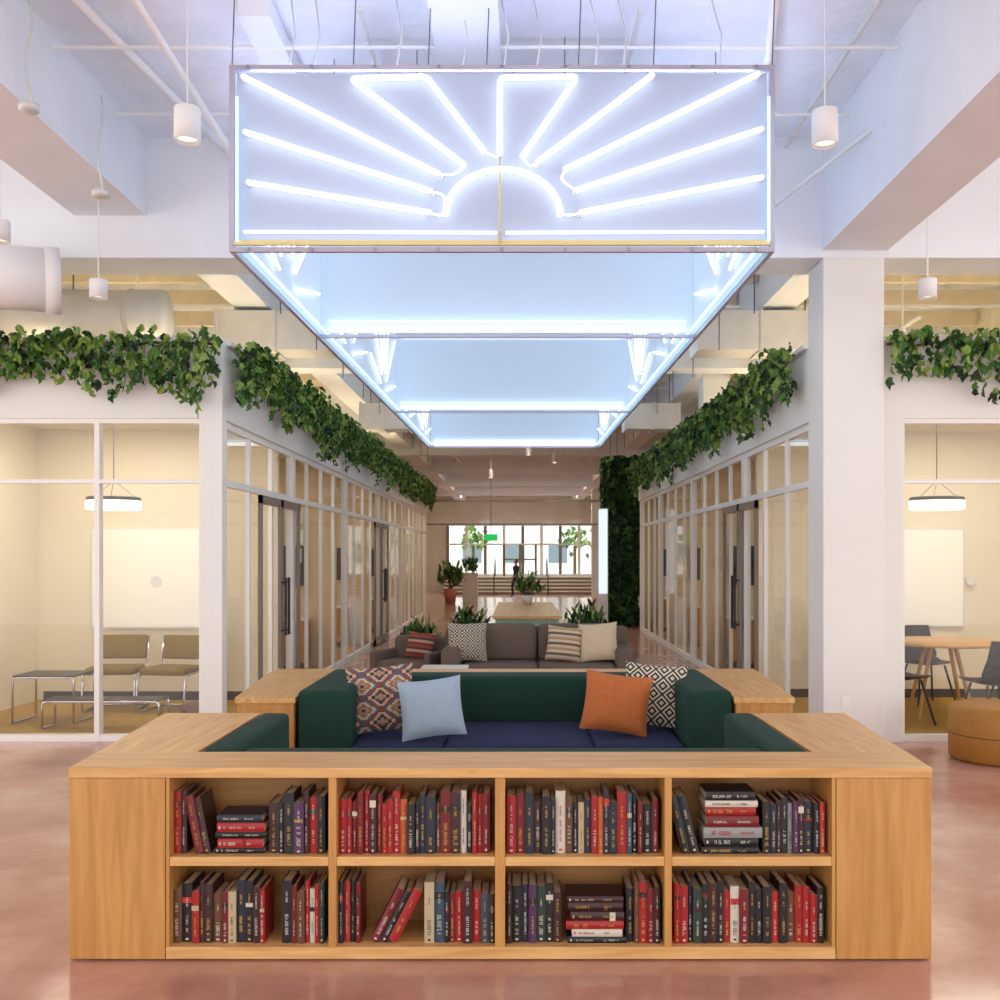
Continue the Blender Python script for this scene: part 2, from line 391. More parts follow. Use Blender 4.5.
# ------------------------------------------------------------ neon sign
SX0, SX1 = -1.728, 1.512
def zb(y): return 3.302+.018*y
H = 1.09
def signbuild():
    e = bpy.data.objects.new('sunburst_neon_sign', None); scene.collection.objects.link(e)
    b = MB()
    ys = [6.0, 8.57, 13.7, 19.0]
    def slab(x0, x1, y0, y1, za0, za1, m):
        vs = [(x0,y0,zb(y0)+za0),(x1,y0,zb(y0)+za0),(x1,y1,zb(y1)+za0),(x0,y1,zb(y1)+za0),(x0,y0,zb(y0)+za1),(x1,y0,zb(y0)+za1),(x1,y1,zb(y1)+za1),(x0,y1,zb(y1)+za1)]
        b.add(vs, [(0,3,2,1),(4,5,6,7),(0,1,5,4),(1,2,6,5),(2,3,7,6),(3,0,4,7)], m)
    for x in (SX0+.01, SX1-.02): slab(x, x+.01, 6.02, 19, .02, H-.02, 'panel2')
    b.box(SX0+.03, SX1-.03, 6.0, 6.012, zb(6)+.03, zb(6)+H-.03, 'panel')
    for y in ys[1:]: b.box(SX0+.03, SX1-.03, y, y+.012, zb(y)+.03, zb(y)+H-.03, 'panel2')
    fr = .014
    for x in (SX0, SX1):
        for za in (0, H): slab(x-fr, x+fr, 5.985, 19.02, za-fr, za+fr, 'signframe')
        for y in ys+[11.1, 16.3]: b.box(x-fr, x+fr, y-fr, y+fr, zb(y), zb(y)+H, 'signframe')
    for y in ys:
        for za in (0, H): b.box(SX0, SX1, y-fr, y+fr, zb(y)+za-fr, zb(y)+za+fr, 'signframe')
    b.box(SX0+.02, SX1-.02, 5.97, 5.99, zb(6)+.022, zb(6)+.05, 'signedge')
    for k in range(9):
        xx = SX0+.1+k*(SX1-SX0-.2)/8
        for za in (.0, H): b.cyl((xx, 5.975, zb(6)+za), (xx, 5.99, zb(6)+za), .012, 'metal', 8)
    for y, d in ((6.08, 1), (8.48, -1), (13.6, -1)):  # trays here and below added to block uplight spill onto the sign panels
        b.box(SX0+.05, SX1-.05, y-.06, y+.06, zb(y)+H-.085, zb(y)+H-.075, 'whitemetal')
        b.box(SX0+.05, SX1-.05, y+d*.06-.004, y+d*.06+.004, zb(y)+H-.085, zb(y)+H-.01, 'whitemetal')
    for x, d in ((SX0+.09, 1), (SX1-.09, -1)):
        slab(x-.06, x+.06, 6.15, 8.42, H-.085, H-.075, 'whitemetal'); slab(x+d*.06-.004, x+d*.06+.004, 6.15, 8.42, H-.085, H-.01, 'whitemetal')
    b.obj('sign_box', parent=e)
    n = MB()
    def P(px, py, y=5.958): return ((px-520)*.006, y, 1.574+(556-py)*.006)
    r = .0158
    rays = [[(245,80),(440,177)], [(432,194),(247,135)], [(430,215),(250,185)],
            [(465,168),(352,82),(427,80),(485,155)], [(500,157),(500,81),(577,80),(522,160)],
            [(652,78),(537,165)], [(757,77),(565,172)], [(760,132),(575,193)], [(760,180),(580,215)]]
    for ln in rays: n.tube(fillet([P(*p) for p in ln], .03, 4), r, 'neon')
    arc = [P(503+57*math.cos(t), 218-46*math.sin(t)) for t in [math.pi*i/20 for i in range(21)]]
    n.tube(arc, .018, 'neon')
    for ln in ([(440,177),(455,178),(466,168)], [(432,194),(447,198),(444,215)], [(485,155),(497,160),(500,157)], [(522,160),(530,170),(537,165)],
               [(565,172),(560,182),(575,193)], [(580,215),(570,218),(560,216)], [(430,215),(440,218),(446,216)]):
        n.tube(fillet([P(*p) for p in ln], .05, 4), .006, 'neon')
    n.tube([P(500,160,5.95), P(500,246,5.95)], .006, 'signedge')
    n.tube([P(246,234), P(497,235)], .009, 'neon'); n.tube([P(506,235), P(762,234)], .009, 'neon')
    for q in (239, 767): n.tube([P(q,100), P(q,243)], .008, 'neonb')
    for px_, py_ in ((245,80),(247,135),(250,185),(652,78),(757,77),(760,132),(760,180),(440,177),(432,194),(430,215),(537,165),(565,172),(575,193),(580,215)):
        n.cyl(P(px_, py_, 5.95), P(px_, py_, 6.0), .018, 'whitemetal', 10)
    for y in ys[1:]:
        n.cyl((SX0+.1, y-.04, zb(y)+.055), (SX1-.1, y-.04, zb(y)+.055), .018 if y < 18 else .035, 'neoni')
        n.cyl((SX0+.1, y-.04, zb(y)+.12), (SX1-.1, y-.04, zb(y)+.12), .010, 'neonb')
    for x in (SX0+.05, SX1-.05, SX0-.03, SX1+.03):
        for ya, yb_ in ((6.1, 8.4), (8.75, 11), (11.2, 13.5), (13.9, 16.2), (16.4, 18.8)):
            yc = (ya+yb_)/2
            for k in range(7):
                t = math.pi*(k+.5)/7; c, s_ = math.cos(t), math.sin(t)
                L = min((yb_-ya)/2/max(abs(c), .01), (H-.2)/max(s_, .01))
                n.cyl((x, yc+c*.28, zb(yc)+.08+s_*.28), (x, yc+c*(L-.05), zb(yc)+.08+s_*(L-.05)), .011, 'neoni', 8)
    for x in (SX0+.06, SX1-.06):
        n.cyl((x, 6.1, zb(6.1)+.04), (x, 18.9, zb(18.9)+.04), .010, 'neonb')
    for y in (6.08, 8.48, 13.6):  # extra unseen tubes, added to throw cool light on the ceiling
        n.cyl((SX0+.1, y, zb(y)+H-.05), (SX1-.1, y, zb(y)+H-.05), .02, 'upfill', 8)
    for x in (SX0+.09, SX1-.09):
        n.cyl((x, 6.2, zb(6.2)+H-.05), (x, 8.4, zb(8.4)+H-.05), .02, 'upfill', 8)
    n.obj('neon_tubes', parent=e)
    w = MB()
    for y in (6.0, 7.3, 8.57, 11.1, 13.7, 16.3, 19):
        for x in (SX0, -1.0, -.55, -.2, .35, .8, SX1):
            w.cyl((x, y, zb(y)+H), (x+.02, y, CZ), .004, 'wire', 5)
    for x in (-1.4, -1.25, -.75, -.35, -.1, .1, .45, .62, 1.2):
        w.tube([(x, 6.03, zb(6)+H), (x+.03, 6.1, 4.75), (x-.02, 6.2, CZ)], .005, 'galv', 6)
    w.obj('suspension_cables', parent=e)
signbuild()

# ------------------------------------------------------------ bench bookcase (front)
def front_bench(b):
    y0, y1, yi = 3.88, 5.24, 4.2
    zt0, zt1 = .713, .752
    b.prism([(-1.752,y0),(1.60,y0),(1.625,yi),(-1.777,yi)], zt0, zt1, 'woodx')
    b.prism([(-1.777,yi),(-1.357,yi),(-1.357,y1),(-1.86,y1)], zt0, zt1-.0005, 'woody')
    b.prism([(1.227,yi),(1.625,yi),(1.70,y1),(1.215,y1)], zt0, zt1-.0005, 'woody')
    b.prism([(-1.770,yi),(-1.36,yi),(-1.36,y1-.01),(-1.85,y1-.01)], .02, zt0, 'woodz')
    b.prism([(1.23,yi),(1.62,yi),(1.69,y1-.01),(1.22,y1-.01)], .02, zt0, 'woodz')
    b.prism([(-1.750,y0+.004),(-1.379,y0+.004),(-1.379,yi-.001),(-1.770,yi-.001)], .008, zt0-.002, 'woodz')
    b.prism([(1.229,y0+.004),(1.598,y0+.004),(1.622,yi-.001),(1.229,yi-.001)], .008, zt0-.002, 'woodz')
    xs = [(-1.376,-1.362), (-.744,-.713), (-.097,-.058), (.562,.590), (1.212,1.226)]
    for a, c in xs: b.box(a, c, y0+.004, yi-.02, .052, zt0-.001, 'woodz')
    for (a, c), (d, e) in zip(xs[:-1], xs[1:]):
        b.box(c+.0005, d-.0005, y0+.006, yi-.02, .369, .405, 'woodx')
    b.box(-1.376, 1.226, y0+.004, yi-.02, .008, .055, 'woodx')
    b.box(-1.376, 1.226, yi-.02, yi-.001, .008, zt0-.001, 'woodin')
    for x in (-1.68, -1.42, -.73, -.08, .58, 1.27, 1.54):
        for y in (y0+.06, yi-.08): b.cyl((x, y, 0), (x, y, .02), .022, 'metal')
    for x in (-1.75, -1.45, 1.3, 1.6):
        b.cyl((x, y1-.1, 0), (x, y1-.1, .02), .022, 'metal')
single('bookcase_bench', front_bench, bevel=.0018)
def front_cush(b):
    b.rbox(-1.35, -1.20, 4.215, 5.23, .40, .757, .03, 'green')
    b.rbox(1.06, 1.215, 4.215, 5.23, .40, .757, .03, 'green')
    b.rbox(-1.20, 1.06, 4.215, 4.40, .40, .735, .03, 'green')
    b.rbox(-1.20, 1.06, 4.40, 5.15, .28, .44, .03, 'navy')
    b.box(-1.35, 1.21, 4.23, 5.1, 0, .28, 'woodx')
single('bench_cushions', front_cush)

def back_bench(b):
    zt = .75
    b.prism([(-1.65,5.83),(-1.32,5.83),(-1.32,7.02),(-1.76,7.02)], .02, zt-.035, 'woodz')
    b.prism([(1.26,5.83),(1.59,5.83),(1.69,7.02),(1.26,7.02)], .02, zt-.035, 'woodz')
    b.box(-1.76, 1.69, 7.02, 7.3, .02, zt-.035, 'woodx')
    b.prism([(-1.66,5.82),(-1.31,5.82),(-1.31,7.02),(-1.77,7.02)], zt-.035, zt, 'woody')
    b.prism([(1.25,5.82),(1.60,5.82),(1.70,7.02),(1.25,7.02)], zt-.035, zt, 'woody')
    b.box(-1.77, 1.70, 7.02, 7.31, zt-.035, zt, 'woodx')
    b.box(-1.30, 1.245, 5.9, 6.99, .02, .29, 'woodx')
    for x in (-1.6, 1.52): b.cyl((x, 5.9, 0), (x, 5.9, .02), .022, 'metal'); b.cyl((x, 7.2, 0), (x, 7.2, .02), .022, 'metal')
single('wooden_bench', back_bench, bevel=.0018)
def back_cush(b):
    b.rbox(-1.305, -1.0, 5.84, 7.0, .29, .787, .035, 'green')
    b.rbox(.98, 1.245, 5.84, 7.0, .29, .787, .035, 'green')
    b.rbox(-1.0, .98, 6.72, 7.01, .44, .765, .035, 'green')
    for a, c in ((-1.0, -.45), (-.45, .44), (.44, .98)): b.rbox(a, c, 5.86, 6.74, .29, .465, .035, 'navy')
single('bench_cushions', back_cush)

# ------------------------------------------------------------ books
pal = [((24,22,26),9),((30,34,50),3),((158,30,30),6),((112,24,28),4),((206,198,182),3.2),((186,168,136),2),((52,76,90),1),((80,46,84),.6),
       ((100,64,42),2),((188,88,42),.5),((140,142,142),.7),((40,60,46),.7),((160,126,58),.4),((56,28,28),4),((180,48,42),2)]
bookm = [mat('book_cover_%d' % i, c, .45) for i, (c, w) in enumerate(pal)]
bw = [w for c, w in pal]
M['page'] = mat('book_pages', (200, 182, 146), .9, noise=.08, nscale=200)
titles = [mat('title_white', (210, 206, 194), .5), mat('title_gold', (200, 164, 80), .4), mat('title_black', (20, 20, 22), .5), mat('title_red', (180, 38, 34), .5)]
def book(b, t, h, d, T, ci=None):
    i = ci if ci is not None else R.choices(range(len(pal)), bw)[0]
    cv = bookm[i]; c = .0022
    n = 5; vs = []
    for k in range(n):
        u = k/(n-1); y = .006*(1-math.sin(math.pi*u)); vs.append((t*u, y, 0)); vs.append((t*u, y, h))
    b.add(vs, [(2*k, 2*k+2, 2*k+3, 2*k+1) for k in range(n-1)], cv, True, T)
    b.box(0, c, .005, d, 0, h, cv, T); b.box(t-c, t, .005, d, 0, h, cv, T)
    b.box(c, t-c, .008, d-.004, .004, h-.004, 'page', T)
    dark = sum(pal[i][0]) < 420
    tm = titles[R.choice([0, 0, 1]) if dark else R.choice([2, 2, 3])]
    y = -.0006
    if R.random() < .3:
        z0 = h*R.uniform(.55, .8); bm_ = bookm[R.choices(range(len(pal)), bw)[0]]
        b.box(t*.04, t*.96, -.0004, .003, z0, z0+h*R.uniform(.05, .12), bm_, T)
    for (za, zc, wr) in ((.14, R.uniform(.4, .55), R.uniform(.2, .42)), (R.uniform(.58, .66), R.uniform(.75, .9), R.uniform(.16, .26))):
        z = h*za; gw = t*wr; gh = gw*.62
        x0 = t/2-gw/2; st = min(gh*.2, .0016)
        while z+gh < h*zc:
            if R.random() < .85:
                if R.random() < .8: b.box(x0, x0+gw, y-.0006, y+.002, z, z+st, tm, T)
                if R.random() < .7: b.box(x0, x0+gw, y-.0006, y+.002, z+gh*.62, z+gh*.62+st, tm, T)
                if R.random() < .8:
                    xx = R.choice([x0, x0+gw*.4, x0+gw-st]); b.box(xx, xx+st, y-.0006, y+.002, z, z+gh*.86, tm, T)
            z += gh*1.12
    if R.random() < .5: b.box(t*.35, t*.65, -.0004, .002, h*.04, h*.07, tm, T)
def row(b, x, xe, z, hmax=.245):
    while True:
        t = R.choice([.018, .022, .026, .03, .034, .038]); h = min(hmax, R.uniform(.19, .25)); d = R.uniform(.14, .165)
        if x+t > xe: break
        book(b, t, h, d, Matrix.Translation((x, 3.915+R.uniform(0, .02), z+.0008))); x += t+.0012
    return x
def stack(b, xc, z, n, w=.2, tmax=.04, maxh=.27):
    zz = z+.001
    for i in range(n):
        t = R.uniform(.022, tmax); h = w*R.uniform(.88, 1.08)
        if zz+t > z+maxh: break
        T = Matrix.Translation((xc-h/2+R.uniform(-.006, .006), 3.91+R.uniform(0, .015), zz+t)) @ Matrix.Rotation(math.radians(90), 4, 'Y')
        book(b, t, h, .15, T); zz += t+.001
def lean(b, x, z, n, ang):
    a = math.radians(ang)
    for i in range(n):
        t = R.choice([.026, .032, .036]); h = R.uniform(.21, .235)
        T = Matrix.Translation((x, 3.92, z+.001+ (math.sin(abs(a))*t if a > 0 else 0))) @ Matrix.Rotation(a, 4, 'Y')
        book(b, t, h, .155, T); x += t/math.cos(a)+.002
    return x
def px(p): return (p-520)/256
ZU, ZD = .405, .055
bk = MB()
x = row(bk, px(171), px(190), ZU); lean(bk, px(194), ZU, 2, -11)
stack(bk, px(239), ZU, 5, .19, .036, .18); row(bk, px(267), px(328), ZU)
row(bk, px(338), px(495), ZU)
row(bk, px(507), px(663), ZU)
lean(bk, px(683), ZU, 2, -14); stack(bk, px(732), ZU, 7, .215, .044, .28); row(bk, px(764), px(831), ZU, .235)
row(bk, px(170), px(271), ZD); row(bk, px(281), px(328), ZD)
row(bk, px(338), px(368), ZD); lean(bk, px(370), ZD, 3, 27); row(bk, px(424), px(495), ZD)
row(bk, px(507), px(565), ZD); stack(bk, px(596), ZD, 6, .215, .038, .23); row(bk, px(627), px(663), ZD)
row(bk, px(675), px(831), ZD)
bk.obj('shelf_books')

# ------------------------------------------------------------ pillows
def patmat(name, kind, bg, cols):
    m = bpy.data.materials.new(name); m.use_nodes = True; nt = m.node_tree; b = nt.nodes['Principled BSDF']
    b.inputs['Roughness'].default_value = .9; L = nt.links
    tc = nt.nodes.new('ShaderNodeTexCoord'); sp = nt.nodes.new('ShaderNodeSeparateXYZ'); L.new(tc.outputs['Object'], sp.inputs[0])
    def math_(op, a, c=None):
        n = nt.nodes.new('ShaderNodeMath'); n.operation = op
        if isinstance(a, (int, float)): n.inputs[0].default_value = a
        else: L.new(a, n.inputs[0])
        if c is not None:
            if isinstance(c, (int, float)): n.inputs[1].default_value = c
            else: L.new(c, n.inputs[1])
        return n.outputs[0]
    X, Z = sp.outputs['X'], sp.outputs['Z']
    if kind == 'kilim':
        ax = math_('SNAP', math_('PINGPONG', X, .11), .011); az = math_('SNAP', math_('PINGPONG', math_('ADD', Z, .0), .075), .011)
        d = math_('ADD', ax, math_('MULTIPLY', az, 1.3))
        w = math_('MODULO', math_('MULTIPLY', d, 6.3), 1.0)
    elif kind == 'geo':
        a = math_('PINGPONG', X, .055); c = math_('PINGPONG', Z, .055)
        d = math_('ADD', a, c); w = math_('MODULO', math_('MULTIPLY', d, 16.0), 1.0)
    else:
        w = math_('MODULO', math_('MULTIPLY', math_('ADD', Z, 1.0), 9.0), 1.0)
    r = nt.nodes.new('ShaderNodeValToRGB'); r.color_ramp.interpolation = 'CONSTANT'; cr = r.color_ramp
    cr.elements[0].color = srgb(*bg); cr.elements[0].position = 0
    cr.elements[1].color = srgb(*cols[0]); cr.elements[1].position = 1/(len(cols)+1)
    for i, c_ in enumerate(cols[1:]):
        e = cr.elements.new((i+2)/(len(cols)+1)); e.color = srgb(*c_)
    L.new(w, r.inputs['Fac']); L.new(r.outputs['Color'], b.inputs['Base Color'])
    return m
def pillow(name, m, c, w, h, t, lean_, yaw, roll=0):
    b = MB(); N = 16
    for sgn in (1, -1):
        vs = []; 
        for j in range(N+1):
            for i in range(N+1):
                u = -1+2*i/N; v = -1+2*j/N
                x = w/2*u*(1-.07*(1-v*v)); z = h/2*v*(1-.07*(1-u*u))
                th = t/2*((1-u**4)*(1-v**4))**.5*(.8+.2*math.cos(u*1.5)*math.cos(v*1.5))
                vs.append((x, -sgn*th, z))
        fs = []
        for j in range(N):
            for i in range(N):
                q = (j*(N+1)+i, j*(N+1)+i+1, (j+1)*(N+1)+i+1, (j+1)*(N+1)+i)
                fs.append(q if sgn > 0 else q[::-1])
        b.add(vs, fs, m, True)
    o = b.obj(name); o.location = c
    o.rotation_euler = (math.radians(-lean_), math.radians(roll), math.radians(yaw))
    return o
kil = patmat('kilim_weave', 'kilim', (168, 132, 112), [(66, 50, 58), (188, 168, 142), (132, 64, 58), (80, 92, 104), (194, 176, 150), (150, 106, 74)])
geo = patmat('black_white_weave', 'geo', (214, 204, 184), [(34, 32, 34), (210, 200, 180), (44, 42, 44)])
stri = patmat('striped_weave', 'str', (206, 190, 162), [(180, 140, 102), (198, 184, 160), (112, 94, 78)])
redw = patmat('red_striped_weave', 'str', (132, 52, 46), [(180, 150, 122), (84, 56, 66), (150, 74, 58)])
blu = mat('pale_blue_linen', (158, 178, 196), .95, noise=.06, nscale=60, bump=.2, bscale=120)
org = mat('burnt_orange_velvet', (184, 104, 52), .85, noise=.08, nscale=30)
crm = mat('cream_linen', (210, 192, 160), .95, noise=.05, nscale=50)
pillow('kilim_pillow', kil, (-.86, 6.20, .69), .42, .42, .13, 18, 6, -5)
pillow('blue_pillow', blu, (-.535, 6.05, .655), .39, .37, .14, 22, 6, -6)
pillow('orange_pillow', org, (.60, 6.22, .66), .42, .38, .15, 20, -6, 7)
pillow('geometric_pillow', geo, (.86, 6.42, .68), .40, .41, .13, 18, -12, 4)

# ------------------------------------------------------------ sofa group
def sofa(b):
    x0, x1, y0 = -.82, 1.2, 10.3
    b.rbox(x0, x1, y0+.62, y0+.88, .12, .80, .07, 'grey')
    b.rbox(x0, x0+.2, y0, y0+.8, .12, .62, .06, 'grey'); b.rbox(x1-.2, x1, y0, y0+.8, .12, .62, .06, 'grey')
    b.rbox(x0+.1, x1-.1, y0+.03, y0+.7, .12, .30, .03, 'grey')
    xm = (x0+x1)/2
    for a, c in ((x0+.2, xm), (xm, x1-.2)):
        b.rbox(a+.003, c-.003, y0, y0+.66, .29, .45, .05, 'grey')
        b.rbox(a+.003, c-.003, y0+.5, y0+.70, .44, .84, .07, 'grey')
    for x in (x0+.1, x1-.1):
        for y in (y0+.08, y0+.78): b.cyl((x, y, 0), (x, y, .13), .02, 'black')
single('sofa', sofa)
pillow('geometric_pillow', geo, (-.56, 10.62, .66), .42, .42, .14, 16, 6)
pillow('striped_pillow', stri, (.47, 10.64, .64), .38, .38, .13, 18, -6, 5)
pillow('cream_pillow', crm, (.83, 10.62, .66), .42, .42, .14, 18, -12, -5)
def wicker(b):
    b.lathe([(.0,.44),(.27,.44),(.28,.40),(.25,.2),(.2,.03),(.0,.0)], (.40, 9.5, 0), mat('wicker', (176, 120, 80), .8, noise=.3, nscale=60), 20)
    for z in (.08, .16, .24, .32): 
        r = .21+.07*z/.32; b.lathe([(r+.02, z-.01), (r+.035, z), (r+.02, z+.01)], (.40, 9.5, 0), 'stem', 20)
single('wicker_side_table', wicker)
def stool(b):
    b.rbox(-.95, -.5, 9.35, 9.8, .48, .51, .01, 'potwhite')
    for x in (-.92, -.53):
        for y in (9.38, 9.77): b.cyl((x, y, 0), (x, y, .49), .012, 'metal')
    for y in (9.38, 9.77):
        b.cyl((-.92, y, .02), (-.53, y, .48), .008, 'metal'); b.cyl((-.53, y, .02), (-.92, y, .48), .008, 'metal')
single('side_table', stool)
def armchair(b):
    T = Matrix.Translation((-1.22, 11.2, 0)) @ Matrix.Rotation(math.radians(-20), 4, 'Z')
    b.rbox(-.30, .30, -.3, .3, .24, .42, .05, 'grey', T); b.rbox(-.34, .34, .22, .38, .2, .66, .06, 'grey', T)
    b.rbox(-.37, -.29, -.3, .36, .2, .52, .03, 'grey', T); b.rbox(.29, .37, -.3, .36, .2, .52, .03, 'grey', T)
    for x in (-.3, .3):
        for y in (-.22, .3): b.cyl((x, y, 0), (x, y, .25), .02, 'woodz', T=T)
single('armchair', armchair)
pillow('striped_red_pillow', redw, (-1.12, 11.22, .57), .34, .30, .12, 16, -20, 4)

def mint(b):
    b.box(-.36, .54, 12.9, 16.8, .76, .80, 'woody')
    b.box(-.32, -.28, 12.95, 16.75, 0, .76, 'mint'); b.box(.46, .50, 12.95, 16.75, 0, .76, 'mint')
    b.box(-.28, .46, 12.97, 13.01, 0, .76, 'mint'); b.box(-.28, .46, 16.7, 16.74, 0, .76, 'mint')
    b.box(-.20, .38, 12.955, 12.97, .08, .34, 'mint'); b.box(-.20, .38, 12.955, 12.97, .4, .7, 'mint')
single('long_table', mint)
# ------------------------------------------------------------ plants
def leaf(b, p, size, m, rx=None, rz=None, kind='ivy'):
    n = Matrix.Translation(p) @ Matrix.Rotation(R.uniform(0, 6.28) if rz is None else rz, 4, 'Z') @ Matrix.Rotation(R.uniform(-.9, .9) if rx is None else rx, 4, 'X') @ Matrix.Rotation(R.uniform(-.5, .5), 4, 'Y')
    s = size
    if kind == 'ivy':
        vs = [(0,0,0),(0,-.02*s,-1*s),(.28*s,.02,-.5*s),(.55*s,.06*s,-.35*s),(.36*s,.02,-.05*s),(.2*s,0,.22*s),(-.2*s,0,.22*s),(-.36*s,.02,-.05*s),(-.55*s,.06*s,-.35*s),(-.28*s,.02,-.5*s)]
        b.add(vs, [(0,1,2),(0,2,3,4),(0,4,5),(0,5,6),(0,6,7),(0,7,8,9),(0,9,1)], m, False, n)
    else:
        vs = [(0,0,0),(.16*s,0,.35*s),(.12*s,.05*s,.75*s),(0,.12*s,1*s),(-.12*s,.05*s,.75*s),(-.16*s,0,.35*s)]
        b.add(vs, [(0,1,2,3),(0,3,4,5)], m, False, n)
def ivy(name, p0, p1, out, dens, seed):
    rr = random.Random(seed); b = MB(); p0 = Vector(p0); p1 = Vector(p1); L = (p1-p0).length; out = Vector(out)
    d = (p1-p0)/L
    b.tube([p0+d*L*i/20+Vector((0,0,.02*math.sin(i*2.1))) for i in range(21)], .012, 'stem', 5)
    for k in range(int(L*dens)):
        t = rr.uniform(0, L); 
        hang = .16+.27*(.5+.5*math.sin(t*3.1+seed))*(.6+.4*math.sin(t*7.7+1))
        u = rr.random()**1.2
        z = .07-u*(hang+.18)+rr.uniform(-.03, .06)
        p = p0+d*t+out*(rr.uniform(.0, .18)*(1-u*.4))+Vector((0, 0, z))
        leaf(b, p, rr.uniform(.05, .10), rr.choice(['leaf1','leaf1','leaf2','leaf2','leaf3','leaf3','leaf4']))
    for k in range(int(L*2.2)):
        t = rr.uniform(0, L); ln = rr.uniform(.25, .70); q = p0+d*t+out*.08
        pts = [q+Vector((math.sin(i*1.3+k)*.015, math.cos(i+k)*.012, .02-ln*i/6)) for i in range(7)]
        b.tube(pts, .004, 'stem', 4)
        for i in range(int(ln*26)):
            f = i/(ln*26); leaf(b, q+Vector((rr.uniform(-.04,.04), rr.uniform(-.03,.03), .02-ln*f)), rr.uniform(.045,.08), rr.choice(['leaf1','leaf2','leaf3']))
    return b.obj(name)
ivy('hanging_ivy', (-5.2, 8.34, 3.34), (-2.5, 8.34, 3.34), (0, -1, 0), 290, 1)
ivy('hanging_ivy', (-2.42, 8.5, 3.34), (-2.42, 27, 3.34), (1, 0, 0), 230, 2)
ivy('hanging_ivy', (2.41, 8.8, 3.34), (2.41, 21, 3.34), (-1, 0, 0), 230, 3)
ivy('hanging_ivy', (3.06, 8.34, 3.34), (5.2, 8.34, 3.34), (0, -1, 0), 230, 4)
single('street_tree', tree)
def potplant(name, c, ph, pr, n, size, potm, spread):
    b = MB()
    b.lathe([(0,0),(pr*.75,0),(pr,ph),(pr*.9,ph),(pr*.85,ph-.03),(0,ph-.03)], c, potm, 18)
    for i in range(n):
        a = R.uniform(0, 6.28); el = R.uniform(.2, 1.35); L = size*R.uniform(.6, 1)
        st = Vector((c[0], c[1], c[2]+ph-.03)); e = st+Vector((math.cos(a)*math.cos(el)*spread, math.sin(a)*math.cos(el)*spread, math.sin(el)*L))
        b.tube([st, (st+e)/2+Vector((0,0,.05*L)), e], .005, 'stem', 4)
        for k in range(4):
            p = st.lerp(e, .5+.5*k/3); leaf(b, p, size*.32, R.choice(['leaf1','leaf2','leaf2','leaf3','leaf4']), kind='b')
    return b.obj(name)
potplant('potted_plant', (.12, 16.2, .80), .14, .1, 26, .42, 'potwhite', .26)
potplant('potted_plant', (-.75, 15.2, 0), .3, .2, 50, .5, 'terracotta', .35)
potplant('potted_plant', (1.0, 15.2, 0), .3, .2, 60, .55, 'potwhite', .4)
potplant('potted_plant', (-1.35, 13.4, 0), .3, .2, 50, .45, 'terracotta', .3)
potplant('potted_fig_tree', (-2.3, 33, 0), .5, .22, 34, 1.0, 'terracotta', .4)
def living(b):
    b.box(2.0, 2.62, 22.4, 22.9, 0, 3.75, 'leaf4')
    rr = random.Random(5)
    for k in range(3600):
        f = rr.random()
        z = rr.uniform(.02, 3.8)
        if f < .6: p = (rr.uniform(1.94, 2.66), 22.36-rr.uniform(0, .14), z)
        else: p = (1.97-rr.uniform(0, .12), rr.uniform(22.3, 22.9), z)
        leaf(b, p, rr.uniform(.08, .17), rr.choice(['leaf4','leaf4','leaf1','leaf1','leaf2']))
single('living_plant_wall', living)
single('illuminated_banner', lambda b: (b.box(1.74, 1.92, 22.0, 22.03, .75, 2.6, emit('banner_light', (225, 240, 255), .9)), b.box(1.72, 1.94, 22.03, 22.06, 0, 2.62, 'whitemetal')))

# ------------------------------------------------------------ pendants, ducts, pipes
def pendant(c, r, h, zc):
    b = MB(); x, y = c
    b.lathe([(0,h),(r*.96,h),(r,h-.01),(r,0),(r*.86,0),(r*.82,.03),(0,.03)], (x, y, zc), 'whitemetal', 28)
    b.cyl((x, y, zc+.022), (x, y, zc+.029), r*.8, 'lampsoft', 20)
    b.cyl((x, y, zc+h), (x, y, CZ), .006, 'whitemetal', 6)
    b.cyl((x, y, CZ-.03), (x, y, CZ), .05, 'whitemetal', 16)
    b.obj('pendant_light')
pendant((-2.03, 6.1), .079, .20, 4.105)
pendant((1.86, 6.1), .079, .21, 4.08)
pendant((-3.33, 7.9), .07, .145, 3.61)
pendant((3.22, 7.9), .07, .15, 3.61)
pendant((-3.72, 7.15), .07, .15, 3.82)
def drum(x, y):
    b = MB()
    b.lathe([(0,.12),(.24,.12),(.25,.11),(.25,.03)], (x, y, 2.02), 'darkframe', 30); b.lathe([(.25,.03),(.245,0),(0,0)], (x, y, 2.02), 'lamp', 30)
    b.lathe([(.252,.085),(.252,.03)], (x, y, 2.02), 'lampsoft', 30)
    for a in (0, 2.1, 4.2): b.cyl((x+.2*math.cos(a), y+.2*math.sin(a), 2.14), (x, y, 2.3), .003, 'wire', 5)
    b.cyl((x, y, 2.3), (x, y, 2.95), .005, 'wire', 5)
    b.obj('drum_pendant_lamp')
drum(-3.9, 9.6); drum(4.0, 9.6)
